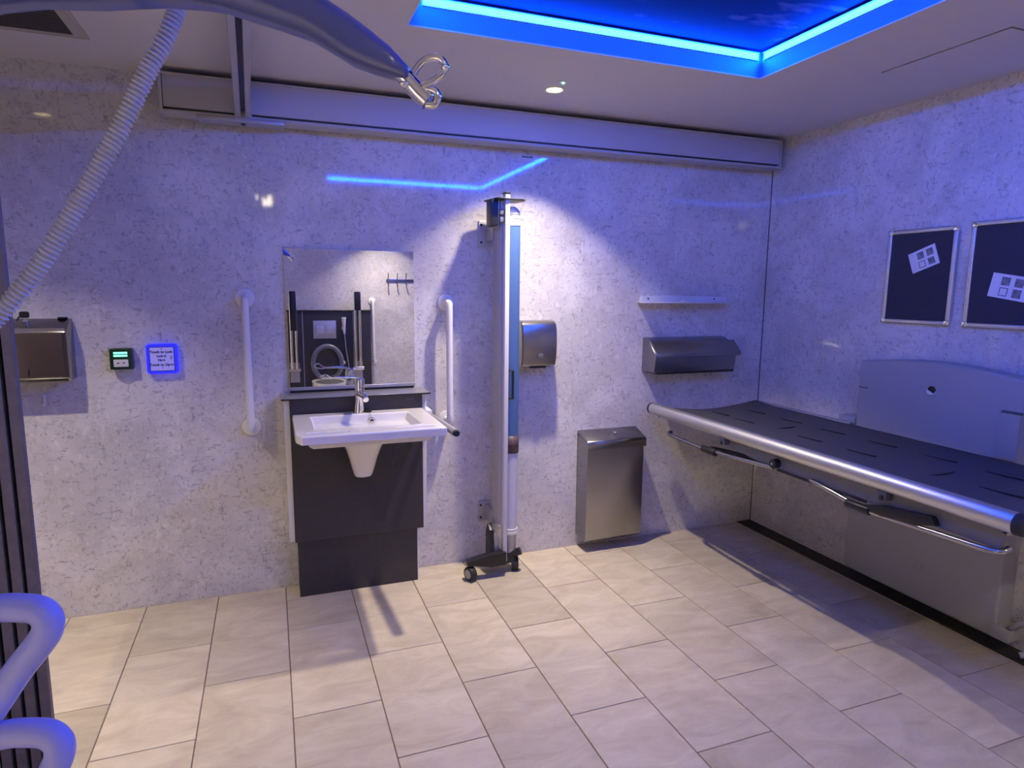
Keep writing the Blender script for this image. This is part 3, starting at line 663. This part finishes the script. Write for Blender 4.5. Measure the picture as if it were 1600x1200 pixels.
# ------------------------------------------------------------------ changing table
t = thing('changing_table', (3.72, -1.15, .045), 'large wall-mounted changing table with black mesh top and silver edge tube', 'table')
FX = 3.722; yl, yr = -.805, -1.560
arc_ = [(yl+(yr-yl)*k/16, 1.118+.034*math.sin(PI*(k/16*.96+.02))) for k in range(17)]
poly = [(yl, .06)]+arc_+[(yr, .06), (yr+.02, .05), (yl-.02, .05)]
m = M(); m.prism(poly, 'x', FX, RX, .012, 3); m.build('wall_column', GREY, t)
m = M(); m.prism([(yr+.085, .80), (yr+.085, .985), (yr, .985), (yr, .80)], 'x', FX-.010, FX+.01, .005); m.build('side_boss', GREY, t)
M().box(FX-.0125, FX+.004, yr-.002, yr+.070, .985, .994, .001, 1).build('pocket_slot', GREYD, t)
M().box(FX-.002, FX+.004, yl-.055, yl-.004, .987, .992).build('pocket_slot', GREYD, t)
M().cyl((FX-.003, -1.185, 1.028), (FX+.002, -1.184, 1.026), .0215, bev=.001).build('lock_ring', PLASTW, t)
M().cyl((FX-.0060, -1.185, 1.0285), (FX, -1.185, 1.0285), .0175).build('key_lock', BLACK, t)
m = M(); rg = [(FX-.001, -1.21+.024*math.cos(2*PI*k/28), .21+.024*math.sin(2*PI*k/28)) for k in range(28)]; m.tube(rg, .0018, 6, closed=True)
m.tube([(FX-.001, -1.21+.013*math.cos(2*PI*k/28), .21+.013*math.sin(2*PI*k/28)) for k in range(28)], .0015, 6, closed=True); m.build('round_emblem', GREY, t)
M().box(FX-.012, RX, -1.62, -1.545, .06, .112, .006).build('socket_block', GREY, t)
M().tube([(FX+.02, -1.60, .112), (FX+.0, -1.64, .15), (FX+.03, -1.72, .24), (FX+.07, -1.78, .42), (FX+.085, -1.80, .62)], .010, 10, smooth=6).build('cable', GREY, t)
M().cyl((FX, -1.66, .03), (FX+.04, -1.70, .05), .012).build('cable_plug', GREY, t)
# mesh top, slightly slung
nx, ny = 14, 44; yA, yB = -.105, -2.02; xA, xB = 2.995, 3.705
bm = bmesh.new(); G = []
for i in range(nx+1):
    row = []
    for j in range(ny+1):
        u, v = i/nx, j/ny; x = xA+(xB-xA)*u; y = yA+(yB-yA)*v
        endw = max(0, 1-v/.10)
        y -= .055*(1-u)*max(0, 1-v/.25)*.6
        z = .812-.016*u-.024*math.sin(PI*u)*(.55+.75*endw)+.010*endw*u*u
        z += .0012*math.sin(9*u+3*v*7)*math.sin(v*31)
        row.append(bm.verts.new((x, y, z)))
    G.append(row)
for i in range(nx):
    for j in range(ny): bm.faces.new((G[i][j], G[i][j+1], G[i+1][j+1], G[i+1][j]))
bmesh.ops.recalc_face_normals(bm, faces=bm.faces)
if sum(f_.normal.z for f_ in bm.faces) < 0: bmesh.ops.reverse_faces(bm, faces=bm.faces)
m = M(); m._merge(bm); o = m.build('mesh_top', MAT_, t); s_ = o.modifiers.new('solid', 'SOLIDIFY'); s_.thickness = .012; s_.offset = -1
def top_z(x, y):
    u = (x-xA)/(xB-xA); v = (y-yA)/(yB-yA); endw = max(0, 1-v/.10)
    return .812-.016*u-.024*math.sin(PI*u)*(.55+.75*endw)+.010*endw*u*u
lens = [(math.cos(a)*.072, math.sin(a)*.0042) for a in [2*PI*k/14 for k in range(14)]]
slot_me = None
for x, y, ang in [(3.49, -.36, 0), (3.49, -.62, 0), (3.49, -.885, 0), (3.495, -1.15, 0), (3.50, -1.41, 0), (3.49, -1.67, 0), (3.25, -.36, 0), (3.24, -.56, 0), (3.25, -.98, 0), (3.255, -1.25, 0), (3.255, -1.80, 0), (3.31, -.755, 1), (3.272, -1.581, 1), (3.42, -1.92, 1)]:
    if slot_me is None:
        m = M(); m.prism(lens, 'z', -.002, .0022); sl = m.build('drain_slot', BLACK); sl.parent = t; slot_me = sl
    else:
        sl = slot_me.copy(); C.objects.link(sl); sl.parent = t
    sl.location = Vector((x, y, top_z(x, y)+.0022))-world_of(t)
    sl.rotation_euler = (0, .03 if ang == 0 else -.03, 0 if ang else PI/2)
m = M(); m.cyl((2.972, -.128, .800), (2.972, -2.030, .800), .033, seg=36); m.build('edge_tube', ALU, t)
for a, b in ((-.135, -.112), (-2.025, -2.052)): M().cyl((2.972, a, .800), (2.972, b, .800), .0345, .031, seg=36, bev=.004).build('tube_cap', RUBBER, t)
M().cyl((3.715, -.128, .785), (3.715, -.79, .785), .020).build('rear_tube', ALU, t)
m = M(); m.prism([(-.70, .772), (-.78, .728), (-.98, .704), (-1.98, .700), (-2.0, .772)], 'x', 2.985, 2.997, .002, 1); m.build('side_skirt', SKIRT, t)
for yy in (-.745, -1.600):
    l_ = M().box(2.955, 2.986, yy-.018, yy+.018, .738, .772, .003).build('latch', GREYD, t)
    M().box(2.950, 2.957, yy-.008, yy+.006, .738, .756, .001, 1).build('latch_tongue', BLACK, l_)
for yy in (-.92, -1.42): M().box(2.998, FX, yy-.03, yy+.03, .700, .748, .004).build('support_arm', ALUP, t)
for yy in (-.17, -1.99): M().box(2.985, 3.70, yy-.012, yy+.012, .752, .776, .003).build('end_bar', ALUP, t)
M().tube([(3.01, -.262, .690), (2.975, -.300, .685), (2.97, -.60, .680)], .0095, 12, smooth=5).build('drop_rail', DULL, t)
M().tube([(2.97, -.60, .680), (2.972, -.85, .694), (2.978, -1.06, .706)], .0092, 12, smooth=5).build('drop_rail', DULL, t)
M().tube([(2.985, -1.26, .708), (2.972, -1.34, .703), (2.97, -1.52, .676)], .0092, 12, smooth=5).build('drop_rail', DULL, t)
M().tube([(2.97, -1.52, .676), (2.97, -1.80, .687), (2.97, -1.95, .694), (2.985, -1.985, .698), (3.01, -1.99, .705)], .0100, 12, smooth=5).build('drop_rail', DULL, t)
for yy, zz in ((-.640, .6805), (-1.500, .678)): M().cyl((2.97, yy+.050, zz), (2.97, yy-.050, zz), .0165, bev=.003).build('rail_collar', BLACK, t)
m = M(); m.prism([(-.60, .690), (-.70, .700), (-.96, .716), (-.99, .706), (-.80, .686)], 'x', 2.995, 3.02, .003); m.build('pivot_arm', BLACK, t)
m = M(); m.prism([(-1.50, .688), (-1.60, .716), (-1.78, .738), (-1.80, .712), (-1.72, .690), (-1.60, .676)], 'x', 2.960, 2.984, .003); m.build('pivot_arm', BLACK, t)
M().box(2.978, 2.986, -1.52, -1.08, .698, .706).build('edge_seal', BLACK, t)
M().box(3.735, RX-.002, -.79, -.685, .782, .828, .012).build('rear_bracket', GREY, t)
kb = M().cyl((2.955, -1.075, .730), (2.990, -1.075, .730), .021, seg=10, bev=.005).build('knob', BLACK, t)
M().cyl((2.952, -1.075, .730), (2.956, -1.075, .730), .005, seg=12).build('knob_screw', ALU, kb)

# ------------------------------------------------------------------ behind the camera (seen in the mirror)
t = thing('toilet_duct_panel', (1.75, BY, 0), 'charcoal boxed panel behind the toilet, seen in the mirror', 'panel')
FY = -4.36
M().box(1.16, 2.06, BY, FY, 0, 1.185, .002, 1).build('panel_face', DARK, t)
M().box(1.15, 2.07, BY, FY+.01, 1.185, 1.200, .002, 1).build('panel_cap', BLACK, t)
for xx in (1.31, 1.86): M().box(xx, xx+.008, FY, FY+.002, 0, 1.185).build('joint_strip', ALUP, t)
t = thing('flush_plate', (1.55, FY, .89), 'silver flush plate above the toilet, seen in the mirror', 'flush plate')
M().box(1.425, 1.672, FY, FY+.012, .885, 1.085, .004).build('plate', ALUP, t)
for xx in (1.50, 1.60): M().box(xx-.04, xx+.04, FY+.012, FY+.016, .94, 1.03, .003).build('flush_button', ALU, t)
t = thing('toilet', (1.56, FY, 0), 'toilet with its seat raised, seen in the mirror', 'toilet')
def tor(z, hw, y0, y1): return [(1.56+hw*math.cos(a), (y0+y1)/2+(y1-y0)/2*math.sin(a), z) for a in [2*PI*k/28 for k in range(28)]]
m = M(); m.loft([tor(z, hw, FY, y1) for z, hw, y1 in ((0, .12, FY+.36), (.1, .12, FY+.38), (.25, .15, FY+.50), (.38, .18, FY+.56), (.44, .185, FY+.57))]); m.build('bowl', CERAM, t)
m = M(); m.loft([tor(.445, .13, FY+.16, FY+.50), tor(.441, .15, FY+.14, FY+.53)]); m.build('bowl_opening', GREYD, t)
rg = [(1.56+.155*math.cos(a), FY+.09+.02*math.cos(a)**2, .62+.185*math.sin(a)) for a in [2*PI*k/36 for k in range(36)]]
m = M(); m.tube(rg, .026, 12, closed=True); m.build('raised_seat', SEAT, t)
for xx in (1.412, 1.745): M().cyl((xx-.01, FY+.085, .62), (xx-.01, FY+.125, .62), .02).build('seat_buffer', PLASTW, t)
for x, lb in ((1.215, 'left'), (1.905, 'right')):
    t = thing('folding_support_rail', (x, FY, .45), 'folded-up chrome support rail with black pad %s of the toilet, seen in the mirror' % lb, 'rail', 'folding rails beside the toilet')
    M().box(x-.05, x+.05, FY, FY+.02, .40, .62, .004).build('wall_plate', ALUP, t)
    M().tube([(x-.025, FY+.05, .55), (x-.025, FY+.07, 1.30), (x-.02, FY+.08, 1.385), (x+.02, FY+.08, 1.385), (x+.025, FY+.07, 1.30), (x+.025, FY+.05, .55)], .016, 12, smooth=5).build('rail_tube', CHROME, t)
    M().box(x-.035, x+.035, FY+.085, FY+.115, .98 if lb == 'left' else 1.2, 1.41, .012).build('pad', BLACK, t)
    M().cyl((x-.06, FY+.05, .54), (x+.06, FY+.05, .54), .022).build('hinge', CHROME, t)
grab_bar(2.10, .60, 1.30, 'white vertical grab bar beside the toilet panel, seen in the mirror', BY, 1)
t = thing('hand_shower', (1.76, FY, .55), 'white hand shower on a hose beside the toilet, seen in the mirror', 'shower')
M().box(1.735, 1.775, FY, FY+.035, .98, 1.02, .004).build('holder', PLASTW, t)
M().tube([(1.755, FY+.05, 1.12), (1.756, FY+.045, 1.04), (1.76, FY+.04, .94)], .02, 12, rf=lambda q, i: .026-.014*q).build('shower_head', PLASTW, t)
M().tube([(1.76, FY+.04, .94), (1.775, FY+.03, .75), (1.80, FY+.02, .56), (1.80, FY, .55)], .007, 8, smooth=6).build('hose', ALUP, t)
t = thing('coat_hook_rail', (2.45, BY, 1.53), 'metal rail of four coat hooks, seen in the mirror', 'hook rail')
M().box(2.27, 2.64, BY, BY+.012, 1.525, 1.555, .003).build('rail', STEELH, t)
for k in range(4):
    xx = 2.29+.105*k
    M().tube([(xx, BY+.045, 1.625), (xx, BY+.03, 1.58), (xx, BY+.014, 1.55), (xx, BY+.02, 1.49), (xx, BY+.04, 1.47), (xx, BY+.05, 1.49)], .006, 8, smooth=5).build('hook', STEEL, t)
